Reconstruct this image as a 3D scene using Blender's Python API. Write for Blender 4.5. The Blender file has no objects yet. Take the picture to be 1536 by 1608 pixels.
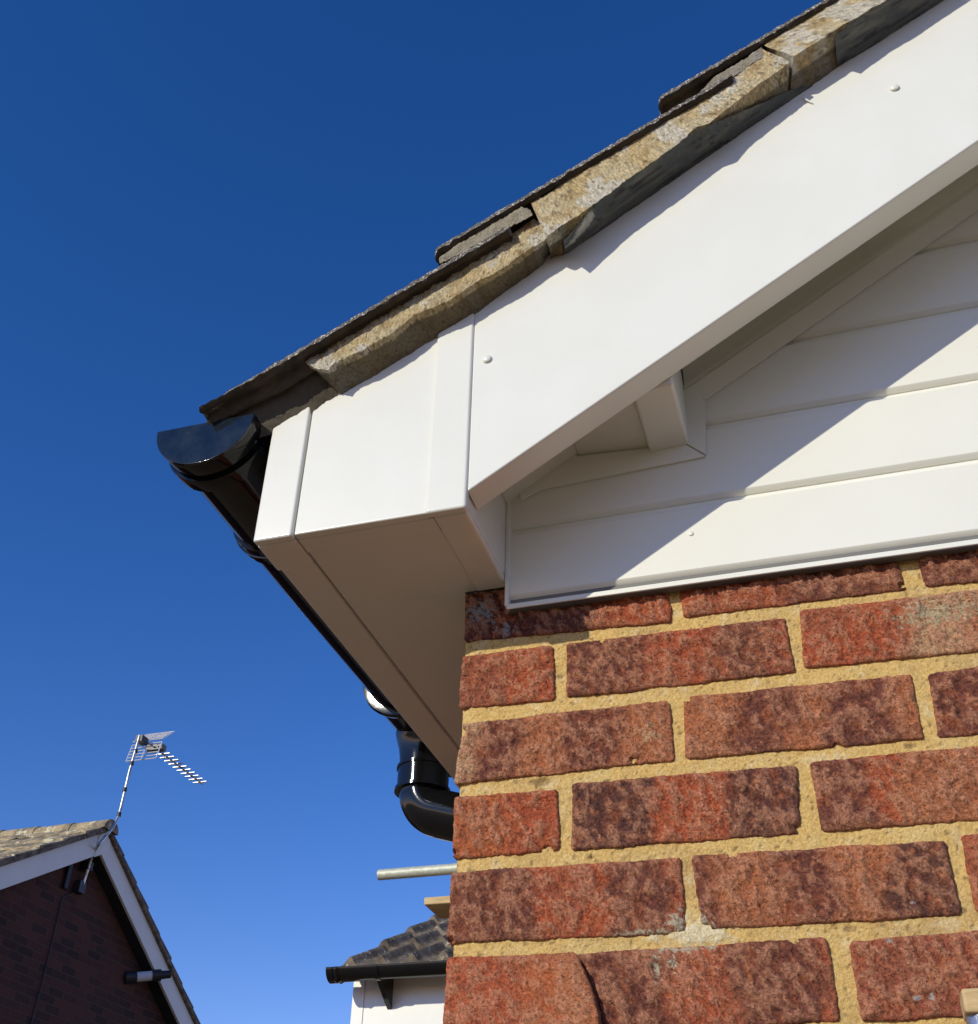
import bpy, bmesh, math, random
from mathutils import Vector, noise, Matrix
random.seed(7)
S = bpy.context.scene
# ------------------------------------------------------------------ camera
RX = Vector((0.9558463377811643, 0.2929942307530786, 0.022630936696210635))
RY = Vector((-0.15413256859968003, 0.5654183962206503, -0.8102747611225051))
RZ = Vector((-0.2502017782654654, 0.7710099986126506, 0.5856130567124673))
CAM = Vector((0.349108, -0.993182, -0.581829))
FPX = 1791.83
cd = bpy.data.cameras.new('camera')
cam = bpy.data.objects.new('camera', cd)
S.collection.objects.link(cam)
cam.matrix_world = Matrix(((RX.x, -RY.x, -RZ.x, CAM.x), (RX.y, -RY.y, -RZ.y, CAM.y), (RX.z, -RY.z, -RZ.z, CAM.z), (0, 0, 0, 1)))
cd.sensor_fit = 'HORIZONTAL'
cd.sensor_width = 36
cd.lens = FPX / 1536 * 36
cd.clip_start = 0.02
cd.clip_end = 2000
S.camera = cam
# ------------------------------------------------------------------ sky and sun
TO_SUN = Vector((-85, -158, 73.5)).normalized()
elev = math.asin(TO_SUN.z)
w = bpy.data.worlds.new('World')
S.world = w
w.use_nodes = True
nt = w.node_tree
sky = nt.nodes.new('ShaderNodeTexSky')
sky.sky_type = 'NISHITA'
sky.sun_disc = False
sky.sun_elevation = elev
sky.sun_rotation = math.atan2(TO_SUN.x, TO_SUN.y)
sky.altitude = 0
sky.air_density = 1.0
sky.dust_density = 0.0
sky.ozone_density = 3.0
hs = nt.nodes.new('ShaderNodeHueSaturation')
hs.inputs['Saturation'].default_value = 1.30
nt.links.new(sky.outputs[0], hs.inputs['Color'])
tint = nt.nodes.new('ShaderNodeMixRGB')
tint.blend_type = 'MULTIPLY'
tint.inputs[0].default_value = 1.0
tint.inputs[2].default_value = (1.34, 0.93, 1.12, 1)
nt.links.new(hs.outputs[0], tint.inputs[1])
gm = nt.nodes.new('ShaderNodeGamma')
gm.inputs['Gamma'].default_value = 1.12
nt.links.new(tint.outputs[0], gm.inputs[0])
nt.links.new(gm.outputs[0], nt.nodes['Background'].inputs[0])
nt.nodes['Background'].inputs[1].default_value = 0.118
sl = bpy.data.lights.new('sun', 'SUN')
sl.energy = 3.5
sl.angle = math.radians(0.5)
sl.color = (1.0, 0.945, 0.79)
so = bpy.data.objects.new('sun', sl)
S.collection.objects.link(so)
so.rotation_euler = TO_SUN.to_track_quat('Z', 'Y').to_euler()
S.view_settings.view_transform = 'Standard'
S.view_settings.look = 'None'
S.view_settings.exposure = 0
S.view_settings.gamma = 1
S.cycles.diffuse_bounces = 8
S.cycles.max_bounces = 12

GROUND = -2.25
# ------------------------------------------------------------------ helpers
def P(px, py, ax, v):
    """point of the photograph (1536 x 1608) carried out to the real plane axis = v (metres)"""
    d = RX * ((px - 768) / FPX) + RY * ((py - 804) / FPX) + RZ
    t = (v - CAM[ax]) / d[ax]
    return CAM + d * t

def mat(name, col, rough=0.6, metal=0.0, spec=0.5, col2=None, scale=20, bump=0.0, bscale=60, detail=6, spots=None, sscale=80, sthr=0.62, coat=0.0, vcol=False, ramp=(0.35, 0.65), bump2=0, b2scale=300, stretch=None):
    m = bpy.data.materials.new(name)
    m.use_nodes = True
    n = m.node_tree.nodes
    L = m.node_tree.links.new
    b = n['Principled BSDF']
    b.inputs['Roughness'].default_value = rough
    b.inputs['Metallic'].default_value = metal
    b.inputs['Specular IOR Level'].default_value = spec
    b.inputs['Coat Weight'].default_value = coat
    tc = n.new('ShaderNodeTexCoord')
    src = tc.outputs['Object']
    if stretch:
        mp = n.new('ShaderNodeMapping')
        mp.inputs['Scale'].default_value = stretch
        L(src, mp.inputs[0])
        src = mp.outputs[0]
    def noi(sc, det=6, ro=0.6):
        t = n.new('ShaderNodeTexNoise')
        t.inputs['Scale'].default_value = sc
        t.inputs['Detail'].default_value = det
        t.inputs['Roughness'].default_value = ro
        L(src, t.inputs['Vector'])
        return t
    def rmp(fac, lo, hi):
        r = n.new('ShaderNodeValToRGB')
        r.color_ramp.elements[0].position = lo
        r.color_ramp.elements[1].position = hi
        L(fac, r.inputs[0])
        return r.outputs[0]
    def mix(f, a, c, mode='MIX'):
        x = n.new('ShaderNodeMixRGB')
        x.blend_type = mode
        for i, v in enumerate((f, a, c)):
            if hasattr(v, 'links'):
                L(v, x.inputs[i])
            elif i == 0:
                x.inputs[0].default_value = v
            else:
                x.inputs[i].default_value = (*v, 1)
        return x.outputs[0]
    out = None
    if vcol:
        at = n.new('ShaderNodeAttribute')
        at.attribute_name = 'Col'
        out = at.outputs['Color']
        if col2:
            out = mix(rmp(noi(scale, detail).outputs['Fac'], *ramp), out, mix(1.0, out, col2, 'MULTIPLY'))
    elif col2:
        out = mix(rmp(noi(scale, detail).outputs['Fac'], *ramp), col, col2)
    if spots:
        out = mix(rmp(noi(sscale, 4, 0.7).outputs['Fac'], sthr, sthr + 0.05), out if out is not None else col, spots)
    if out is not None:
        L(out, b.inputs['Base Color'])
    else:
        b.inputs['Base Color'].default_value = (*col, 1)
    if bump:
        bp = n.new('ShaderNodeBump')
        bp.inputs['Strength'].default_value = 1.0
        bp.inputs['Distance'].default_value = bump
        L(noi(bscale, 8, 0.65).outputs['Fac'], bp.inputs['Height'])
        last = bp
        if bump2:
            b2 = n.new('ShaderNodeBump')
            b2.inputs['Distance'].default_value = bump2
            L(noi(b2scale, 5, 0.6).outputs['Fac'], b2.inputs['Height'])
            L(bp.outputs[0], b2.inputs['Normal'])
            last = b2
        L(last.outputs[0], b.inputs['Normal'])
    return m

PVC = mat('white_pvc', (0.785, 0.780, 0.70), rough=0.20, spec=0.6, col2=(0.755, 0.748, 0.665), scale=9, spots=(0.62, 0.60, 0.53), sscale=46, sthr=0.765, bump=0.0006, bscale=5, detail=5)
PVC_SAT = mat('white_pvc_cladding', (0.79, 0.785, 0.69), rough=0.30, col2=(0.77, 0.76, 0.66), scale=6, bump=0.0005, bscale=4)
SEAL = mat('sealant', (0.7, 0.69, 0.65), rough=0.5)
BLACK = mat('black_pvc', (0.006, 0.006, 0.007), rough=0.09, spec=0.42, bump=0.0003, bscale=14)
BLACKD = mat('black_pvc_dusty', (0.004, 0.009, 0.016), rough=0.10, spec=0.5, spots=(0.16, 0.18, 0.2), sscale=150, sthr=0.70, col2=(0.016, 0.022, 0.03), scale=40)
MORT = mat('sand_mortar', (0.56, 0.355, 0.10), rough=0.95, col2=(0.74, 0.66, 0.52), scale=420, bump=0.0030, bscale=260, spots=(0.16, 0.10, 0.045), sscale=300, sthr=0.72, bump2=0.0012, b2scale=800, vcol=True)
BRICK = mat('rustic_brick', (0.3, 0.1, 0.05), rough=0.9, vcol=True, col2=(0.42, 0.33, 0.31), scale=420, detail=8, bump=0.0070, bscale=230, bump2=0.0050, b2scale=640, ramp=(0.52, 0.66), spots=(0.82, 0.48, 0.30), sscale=480, sthr=0.655)
BED = mat('verge_mortar', (0.5, 0.33, 0.14), rough=0.95, vcol=True, col2=(0.66, 0.58, 0.46), scale=330, bump=0.005, bscale=230, bump2=0.004, b2scale=640, spots=(0.16, 0.11, 0.06), sscale=300, sthr=0.73, ramp=(0.5, 0.72))
SLATE = mat('slate', (0.075, 0.083, 0.085), rough=0.42, vcol=True, col2=(1.5, 1.45, 1.25), scale=25, bump=0.002, bscale=60, bump2=0.0008, b2scale=260, spots=(0.22, 0.22, 0.2), sscale=45, sthr=0.66, stretch=(1, 4, 4))
TILE = mat('concrete_tile', (0.15, 0.13, 0.105), rough=0.95, col2=(0.07, 0.058, 0.046), scale=70, bump=0.003, bscale=220, spots=(0.62, 0.58, 0.5), sscale=380, sthr=0.55)
TILEB = mat('concrete_tile_brown', (0.25, 0.20, 0.145), rough=0.95, spec=0.2, col2=(0.11, 0.085, 0.06), scale=12, bump=0.016, bscale=36, spots=(0.5, 0.44, 0.34), sscale=30, sthr=0.60)
TILEL = mat('lichened_tile', (0.42, 0.33, 0.19), rough=0.95, col2=(0.17, 0.14, 0.10), scale=5, bump=0.03, bscale=14, spots=(0.62, 0.55, 0.36), sscale=9, sthr=0.56, ramp=(0.4, 0.62))
FIBRE = mat('old_undercloak', (0.10, 0.082, 0.055), rough=0.9, col2=(0.045, 0.035, 0.022), scale=22, bump=0.002, bscale=90, spots=(0.22, 0.21, 0.19), sscale=60, sthr=0.68)
WOOD = mat('sawn_wood', (0.62, 0.45, 0.22), rough=0.8, col2=(0.45, 0.31, 0.14), scale=14, bump=0.001, bscale=60, stretch=(1, 8, 8))
TUBEM = mat('galvanised_tube', (0.55, 0.56, 0.44), rough=0.55, metal=0.25, col2=(0.4, 0.41, 0.33), scale=60)
ALU = mat('aluminium', (0.62, 0.64, 0.66), rough=0.32, metal=0.85, col2=(0.4, 0.42, 0.44), scale=50, bump=0.001, bscale=90)
STEEL = mat('mast_steel', (0.66, 0.66, 0.64), rough=0.35, metal=0.7, col2=(0.3, 0.29, 0.27), scale=12)
DARKP = mat('dark_plastic', (0.02, 0.02, 0.022), rough=0.5)
TILEU = mat('tile_underside', (0.085, 0.065, 0.045), rough=0.95, col2=(0.035, 0.027, 0.018), scale=40, bump=0.002, bscale=120)  # darker tile copy without specks; the underside's shade is put into its colour
BARGE = mat('grey_white_board', (0.78, 0.76, 0.66), rough=0.5, col2=(0.72, 0.70, 0.61), scale=4)
GROUNDM = mat('paving', (0.25, 0.178, 0.092), rough=0.9, col2=(0.20, 0.14, 0.072), scale=3)

def brick_tex(name):
    m = bpy.data.materials.new(name)
    m.use_nodes = True
    n = m.node_tree.nodes
    L = m.node_tree.links.new
    b = n['Principled BSDF']
    b.inputs['Roughness'].default_value = 0.9
    tc = n.new('ShaderNodeTexCoord')
    mp = n.new('ShaderNodeMapping')
    mp.inputs['Rotation'].default_value = (0, math.radians(90), math.radians(90))
    sx = n.new('ShaderNodeSeparateXYZ')
    cx = n.new('ShaderNodeCombineXYZ')
    L(tc.outputs['Object'], sx.inputs[0])
    ad = n.new('ShaderNodeMath')
    L(sx.outputs[0], ad.inputs[0])
    L(sx.outputs[1], ad.inputs[1])
    L(ad.outputs[0], cx.inputs[0])
    L(sx.outputs[2], cx.inputs[1])
    t = n.new('ShaderNodeTexBrick')
    t.inputs['Scale'].default_value = 1
    t.inputs['Brick Width'].default_value = 0.225
    t.inputs['Row Height'].default_value = 0.075
    t.inputs['Mortar Size'].default_value = 0.006
    t.inputs['Bias'].default_value = -0.1
    t.inputs['Color1'].default_value = (0.085, 0.025, 0.013, 1)
    t.inputs['Color2'].default_value = (0.026, 0.010, 0.007, 1)
    t.inputs['Mortar'].default_value = (0.08, 0.042, 0.024, 1)
    L(cx.outputs[0], t.inputs[0])
    L(t.outputs[0], b.inputs['Base Color'])
    bp = n.new('ShaderNodeBump')
    bp.inputs['Distance'].default_value = 0.006
    bp.invert = True
    L(t.outputs['Fac'], bp.inputs['Height'])
    L(bp.outputs[0], b.inputs['Normal'])
    return m
BRICKT = brick_tex('far_brickwork')

class MB:
    def __init__(s):
        s.v = []; s.f = []; s.c = []; s.mi = []; s.cur = 0
    def add(s, vs, fs, col=None):
        k = len(s.v)
        s.v += [tuple(v) for v in vs]
        s.f += [tuple(i + k for i in f) for f in fs]
        s.mi += [s.cur] * len(fs)
        if col is not None:
            s.c += (list(col) if isinstance(col, list) else [col] * len(vs))
        return s
    def box(s, a, b, col=None):
        (x0, y0, z0), (x1, y1, z1) = a, b
        vs = [(x0,y0,z0),(x1,y0,z0),(x1,y1,z0),(x0,y1,z0),(x0,y0,z1),(x1,y0,z1),(x1,y1,z1),(x0,y1,z1)]
        return s.add(vs, [(0,3,2,1),(4,5,6,7),(0,1,5,4),(1,2,6,5),(2,3,7,6),(3,0,4,7)], col)
    def prism(s, pts, y0, y1):
        """polygon in x,z extruded along y"""
        n = len(pts)
        vs = [(p[0], y0, p[1]) for p in pts] + [(p[0], y1, p[1]) for p in pts]
        fs = [tuple(range(n)), tuple(range(2*n-1, n-1, -1))] + [(i, i+n, (i+1) % n + n, (i+1) % n) for i in range(n)]
        return s.add(vs, fs)
    def hexa(s, q, d):
        """quad of points q extruded by vector d"""
        q = [Vector(p) for p in q]; d = Vector(d)
        vs = q + [p + d for p in q]
        n = len(q)
        return s.add(vs, [tuple(range(n)), tuple(range(2*n-1, n-1, -1))] + [(i, i+n, (i+1) % n + n, (i+1) % n) for i in range(n)])
    def tube(s, pts, r, n=20, cap=True):
        pts = [Vector(p) for p in pts]
        if not isinstance(r, (list, tuple)): r = [r] * len(pts)
        k = len(s.v); up = None
        rings = []
        for i, p in enumerate(pts):
            t = (pts[min(i+1, len(pts)-1)] - pts[max(i-1, 0)]).normalized()
            if up is None:
                up = Vector((0, 0, 1)) if abs(t.z) < 0.9 else Vector((1, 0, 0))
            a = t.cross(up).normalized(); up = a.cross(t).normalized()
            rings.append([p + (a * math.cos(2*math.pi*j/n) + up * math.sin(2*math.pi*j/n)) * r[i] for j in range(n)])
        vs = [v for rg in rings for v in rg]
        fs = [(i*n+j, i*n+(j+1) % n, (i+1)*n+(j+1) % n, (i+1)*n+j) for i in range(len(pts)-1) for j in range(n)]
        if cap:
            fs += [tuple(range(n))[::-1], tuple(range((len(pts)-1)*n, len(pts)*n))]
        return s.add(vs, fs)
    def build(s, name, m, parent=None, bevel=0, angle=35, smooth=True, seg=3, label=None):
        me = bpy.data.meshes.new(name)
        me.from_pydata(s.v, [], s.f)
        ms = m if isinstance(m, list) else [m]
        for x in ms: me.materials.append(x)
        if len(ms) > 1:
            me.polygons.foreach_set('material_index', s.mi)
        if s.c and len(s.c) == len(s.v):
            ca = me.color_attributes.new('Col', 'FLOAT_COLOR', 'POINT')
            ca.data.foreach_set('color', [x for c in s.c for x in (c[0], c[1], c[2], 1.0)])
        bm = bmesh.new(); bm.from_mesh(me)
        bmesh.ops.recalc_face_normals(bm, faces=bm.faces)
        bm.to_mesh(me); bm.free()
        if smooth:
            me.polygons.foreach_set('use_smooth', [True] * len(me.polygons))
            if not bevel:
                me.set_sharp_from_angle(angle=math.radians(angle))
        me.update()
        o = bpy.data.objects.new(name, me)
        S.collection.objects.link(o)
        if parent is not None:
            o.parent = parent
            o.matrix_parent_inverse = pmat(parent).inverted()
        if bevel:
            b = o.modifiers.new('bevel', 'BEVEL')
            b.width = bevel; b.segments = seg; b.limit_method = 'ANGLE'; b.angle_limit = math.radians(30)
            b.harden_normals = True
        if label: o['label'] = label
        return o
def pmat(o):
    if o.type == 'MESH': return Matrix.Identity(4)
    return Matrix.Translation(o.location) if o.parent is None else pmat(o.parent)
def thing(name, label, cat, loc=(0, 0, 0), group=None):
    o = bpy.data.objects.new(name, None)
    S.collection.objects.link(o)
    o.location = loc
    o['label'] = label; o['category'] = cat
    if group: o['group'] = group
    return o
def tag(o, label, cat):
    o['label'] = label; o['category'] = cat
    return o
def fbm(x, y, z, sc, o=4):
    return noise.fractal(Vector((x*sc, y*sc, z*sc)), 0.8, 2.1, o)
def lerp(a, b, t): return a + (b - a) * t
def mixc(a, b, t):
    t = max(0.0, min(1.0, t))
    return tuple(a[i] + (b[i] - a[i]) * t for i in range(3))
def sstep(a, b, x):
    t = max(0.0, min(1.0, (x - a) / (b - a)))
    return t * t * (3 - 2 * t)

# ------------------------------------------------------------------ ground
g = MB()
g.add([(-300, -300, GROUND), (300, -300, GROUND), (300, 300, GROUND), (-300, 300, GROUND)], [(0, 1, 2, 3)])
go = g.build('ground', GROUNDM, smooth=False)
go['kind'] = 'structure'

# ================================================================== THE HOUSE
house = thing('brick_house', 'close red brick house corner with white plastic roofline, cladding and mortared tiled verge', 'house', (0, 0, GROUND))
S_ = 0.637                       # gable slope (32.5 degrees)
COS = math.cos(math.atan(S_)); SIN = math.sin(math.atan(S_))

# ---- brick colours (burnt clay tones; relief and cast shade are mixed in further down)
RED = (0.68, 0.150, 0.056); ORG = (0.76, 0.205, 0.066); PUR = (0.28, 0.084, 0.052); BRN = (0.38, 0.115, 0.056)
PNK = (0.70, 0.250, 0.105); TAN = (0.84, 0.50, 0.27); DRK = (0.180, 0.064, 0.046); BRT = (0.70, 0.160, 0.062); MAR = (0.54, 0.150, 0.075)
def brick(mb, quad, zones, fine, depth=0.012, seed=0, splats=(), bulge=None, rough=1.0, edge=0.0013, curve=0, curve_r=True, chips=()):
    """one rustic brick: quad = TL, TR, BR, BL in metres on the wall plane"""
    TL, TR, BR, BL = quad
    wid = (abs(TR[0]-TL[0]) + abs(BR[0]-BL[0])) / 2
    hei = (abs(TL[1]-BL[1]) + abs(TR[1]-BR[1])) / 2
    nu = max(3, int(wid / fine)); nv = max(2, int(hei / fine))
    vs = []; cs = []
    for j in range(nv + 1):
        v = j / nv
        for i in range(nu + 1):
            u = i / nu
            x = lerp(lerp(TL[0], TR[0], u), lerp(BL[0], BR[0], u), v)
            z = lerp(lerp(TL[1], TR[1], u), lerp(BL[1], BR[1], u), v)
            if curve: x += curve * math.sin(math.pi*v) * (u if curve_r else 1-u)
            du = min(u, 1-u) * wid; dv = min(v, 1-v) * hei
            # rounded corners
            rc = 0.004
            if du < rc and dv < rc:  # softened arris
                k = math.hypot(rc-du, rc-dv)
                if k > rc:
                    x += (1 if u < .5 else -1) * (rc-du) * (1 - rc/k)
                    z += (-1 if v < .5 else 1) * (rc-dv) * (1 - rc/k)
            d = min(du, dv)
            ew = 1 - sstep(0, 0.006, d)
            x += ew * edge * (0.9 * fbm(x, seed, z, 28, 3) + .55 * fbm(x, seed, z, 260, 3))
            z += ew * edge * (0.9 * fbm(z+3, seed, x, 28, 3) + .55 * fbm(z+3, seed, x, 260, 3))
            drag = noise.turbulence(Vector((x*110 + z*60, seed*3.1, z*70 - x*25)), 4, False)
            med = fbm(x, seed*.7, z, 40, 3)
            fn = fbm(x, seed*.3, z, 420, 3)
            rk = (-1.5 * (drag-0.45) + 0.45 * med + 0.45 * fn)
            rel = 0.0027 * rk * rough * (1 - .75 * ew)
            y = -rel - 0.0020 + 0.0018 * (1 - sstep(0, 0.0017, d)) * (0.8 + 0.6 * med)
            if d > .003: y = min(y, -0.0004)
            for (hx, hz, hr) in chips:
                hd = math.hypot(x-hx, (z-hz)*1.3) + .0018*fbm(x, 1, z, 300, 3)
                y += .007 * (1 - sstep(hr*.6, hr, hd))
            if bulge: y -= bulge(u, v)
            vs.append((x, y, z))
            # colour
            c = zones[0][1]
            wob = 0.075 * fbm(x, seed+5, z, 26, 5)
            for (ue, cc) in zones[1:]:
                c = mixc(c, cc, sstep(-0.045, 0.045, u + wob - ue))
            n1 = fbm(x, seed+9, z, 55, 4)
            c = mixc(c, ORG, max(0, n1) * 0.55)
            n2 = fbm(x+4, seed+2, z, 45, 4)
            c = mixc(c, DRK, max(0, n2 - .15) * 0.5)
            n3 = fbm(x, seed+20, z, 150, 3)
            c = mixc(c, PNK, max(0, n3 - .12) * 1.1)
            n5 = fbm(x+7, seed+31, z, 22, 3)
            c = mixc(c, (0.46, 0.18, 0.09), max(0, n5) * 0.6)
            c = mixc(c, (0.86, 0.40, 0.22), sstep(0.40, 1.1, rk) * .55)  # relief highlights put into the colour: ridges paler
            c = mixc(c, (0.13, 0.035, 0.022), sstep(0.3, 1.0, -rk) * .55)  # pit dirt, doubling as relief shade in the colour
            n4 = fbm(x, seed+40, z, 330, 3)
            c = tuple(q_ * (1 + .42 * n4) for q_ in c)
            for (sx, sz, rx, rz, thr, sc, fr) in splats:
                e = 1 - math.hypot((x-sx)/rx, (z-sz)/rz)
                if e > -0.6:
                    nn = fbm(x, 3.3, z, fr, 5) * 0.8 + e
                    c = mixc(c, sc, sstep(thr, thr+0.12, nn) * 0.9)
            cs.append(c)
    n = nu + 1
    fs = [(j*n+i, (j+1)*n+i, (j+1)*n+i+1, j*n+i+1) for j in range(nv) for i in range(nu)]
    # sides running back into the wall
    rim = [i for i in range(n)] + [j*n+nu for j in range(1, nv+1)] + [nv*n+i for i in range(nu-1, -1, -1)] + [j*n for j in range(nv-1, 0, -1)]
    k = len(vs)
    for r in rim:
        vs.append((vs[r][0], depth, vs[r][2])); cs.append(cs[r])
    m = len(rim)
    fs += [(rim[i], rim[(i+1) % m], k+(i+1) % m, k+i) for i in range(m)]
    mb.add(vs, fs, cs)

WHT = (0.62, 0.60, 0.56); CRM = (0.82, 0.72, 0.50)
T = {
 'A1': [(3.4,66),(220,64),(221.6,-.2),(3.4,8.6)], 'A2': [(232,64),(441,64),(446,2.0),(233.7,3.0)], 'A3': [(460,64),(665,64),(666,-1),(463,0.7)],
 'B1': [(2.4,-8.6),(100.6,-10.5),(100.8,-71.6),(.8,-68.4)], 'B2': [(113.5,-9.7),(331.2,-12.5),(332.5,-71.3),(111.9,-70.5)], 'B3': [(344.8,-6.4),(556,-9),(556,-73),(340.9,-68.2)],
 'C1': [(6,-85.9),(213.3,-85.6),(214.4,-146.8),(-1.2,-148.7)], 'C2': [(226.2,-84.3),(433.4,-87.4),(432.8,-149.9),(223.3,-146.9)], 'C3': [(447.4,-87.5),(660,-86),(660,-150),(444.5,-150.8)],
 'D1': [(-.5,-161.8),(102.3,-164.4),(103.2,-222.7),(1,-221.8)], 'D2': [(116.8,-160),(322.3,-162.6),(317.5,-224.6),(114.2,-223.5)], 'D3': [(333.5,-161.1),(552,-161),(552,-226),(335,-224.9)],
 'E1': [(.2,-234.9),(213.4,-237.5),(212.4,-302.2),(-1.4,-297.8)], 'E2': [(222.4,-237),(432.1,-240.4),(431.8,-301.1),(226.2,-299.5)], 'E3': [(444,-237),(660,-237),(660,-301),(443.1,-300.5)],
 'F1': [(-.5,-310.6),(116.5,-312.5),(139,-379),(-2,-376)], 'F2': [(117,-313.9),(325.9,-312.5),(327.6,-376.5),(139.5,-378)], 'F3': [(343,-315.9),(560,-312),(560,-376),(342.4,-377.1)],
}
Z = {
 'A1': [(0,(.20,.055,.038)),(.66,RED),(.75,RED)], 'A2': [(0,RED),(.45,PUR),(.68,PUR),(.8,BRN)], 'A3': [(0,PUR),(.3,RED)],  # A1's left part is darkened: cast shadow deepened in the brick colour
 'B1': [(0,MAR),(.5,RED)], 'B2': [(0,PUR),(.38,RED),(.68,PUR),(.93,RED)], 'B3': [(0,RED),(.45,TAN),(.75,RED)],
 'C1': [(0,TAN),(.09,PUR),(.27,PNK),(.5,PUR),(.75,PNK)], 'C2': [(0,PNK),(.22,PUR),(.47,PNK),(.6,PUR),(.88,PNK)], 'C3': [(0,PUR),(.4,BRN),(.6,PUR)],
 'D1': [(0,ORG),(.5,RED)], 'D2': [(0,DRK),(.36,RED),(.7,DRK)], 'D3': [(0,PUR),(.22,RED),(.32,PNK),(.6,RED)],
 'E1': [(0,BRN),(.1,PUR),(.38,RED),(.7,PUR),(.96,RED)], 'E2': [(0,PUR),(.1,PNK),(.32,PUR),(.55,PNK),(.76,DRK)], 'E3': [(0,BRT),(.4,RED)],
 'F1': [(0,BRT),(.55,ORG),(.8,PNK)], 'F2': [(0,PUR),(.35,BRT),(.6,PUR),(.95,RED)], 'F3': [(0,MAR),(.5,PUR),(.8,BRT)],
}
spl = {
 'A1': [(0.022, 0.042, 0.024, 0.030, 0.50, (0.50, 0.50, 0.52), 240), (0.05, 0.015, 0.02, 0.012, 0.65, (0.5, 0.5, 0.52), 190), (0.16, 0.006, 0.03, 0.006, 0.5, PNK, 120)],
 'B2': [(0.31, -0.03, 0.018, 0.015, 0.65, PNK, 160)],
 'B3': [(0.465, -0.030, 0.050, 0.024, 0.50, (0.76, 0.60, 0.36), 220)],
 'C1': [(0.19, -0.12, 0.02, 0.02, 0.7, TAN, 160)],
 'E1': [(0.207, -0.294, 0.013, 0.012, 0.4, CRM, 260), (0.18, -0.300, 0.05, 0.003, 0.45, CRM, 260)],
 'E2': [(0.228, -0.294, 0.008, 0.012, 0.4, CRM, 260), (0.395, -0.288, 0.006, 0.004, 0.6, WHT, 200)],
 'F2': [(0.186, -0.330, 0.006, 0.016, 0.5, CRM, 300), (0.200, -0.328, 0.005, 0.010, 0.55, CRM, 300), (0.21, -0.315, 0.04, 0.004, 0.4, CRM, 240), (0.262, -0.33, 0.003, 0.022, 0.4, PNK, 140)],
 'F3': [(0.386, -0.362, 0.003, 0.003, 0.3, WHT, 300), (0.398, -0.362, 0.003, 0.003, 0.3, WHT, 300), (0.373, -0.318, 0.003, 0.004, 0.4, WHT, 300)],
}
CH = {'D1': [(.092, -.2225, .007), (.003, -.216, .004)], 'C1': [(.0035, -.095, .008), (.176, -.143, .004)], 'B2': [(.150, -.012, .004)], 'E2': [(.258, -.239, .004), (.228, -.300, .007)], 'E1': [(.002, -.296, .005)], 'D2': [(.318, -.221, .006)], 'A2': [(.442, .006, .004)], 'F2': [(.30, -.3135, .004)], 'C2': [(.2290, -.086, .005), (.36, -.1485, .004)]}
wall = MB()
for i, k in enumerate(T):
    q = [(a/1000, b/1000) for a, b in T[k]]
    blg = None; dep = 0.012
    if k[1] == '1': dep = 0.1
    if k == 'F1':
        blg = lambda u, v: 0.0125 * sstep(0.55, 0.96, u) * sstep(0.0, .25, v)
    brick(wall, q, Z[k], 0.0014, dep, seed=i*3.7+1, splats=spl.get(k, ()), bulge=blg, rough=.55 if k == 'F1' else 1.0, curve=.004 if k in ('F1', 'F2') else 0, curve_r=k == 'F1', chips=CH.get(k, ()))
# regular bond for the rest of the face and for the side wall
PAL = [RED, MAR, PUR, BRN, PNK, ORG, DRK]
def course_top(r): return 0.065 + 0.003 - 0.0755 * r
rows = list(range(-1, 30))
for r in rows:
    zt = course_top(r) if r > 0 else (0.066 if r == 0 else 0.141)
    inview = 0 <= r <= 5
    off = 0.0 if r % 2 == 0 else -0.1125
    x = off
    j = 0
    while x < 2.6:
        x0 = max(x, 0.0); x1 = x + 0.215
        if not (inview and x0 < 0.665) and x1 > x0 + .02 and zt < 0.1:
            near = r in (6, 7) or (inview and x0 < .9)
            zs = [(0, random.choice(PAL)), (random.uniform(.2, .45), random.choice(PAL)), (random.uniform(.55, .85), random.choice(PAL))]
            if inview and x0 < 0.7: x0 = max(x0, 0.67)
            if x1 > x0 + 0.03:
                brick(wall, [(x0, zt), (x1, zt), (x1, zt-.065), (x0, zt-.065)], zs, 0.004 if near else 0.02, 0.1 if x0 == 0 else .012, seed=r*5.1+j)
        x += 0.225; j += 1
# side wall bricks (x = 0 plane, running back)
for r in rows:
    zt = course_top(r) if r > 0 else (0.066 if r == 0 else 0.141)
    y = 0.1125 if r % 2 == 0 else 0.225
    if zt > 0.1: continue
    wall.box((-0.001, 0.0 if False else 0.101, zt-.065), (0.1, y-0.01, zt), random.choice(PAL)) if y > 0.12 else None
    while y < 3.1:
        wall.box((-0.001+random.uniform(-.001, .001), y, zt-.065), (0.1, min(y+.215, 3.1), zt), mixc(random.choice(PAL), RED, .4))
        y += 0.225
nb = len(wall.f)
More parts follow.
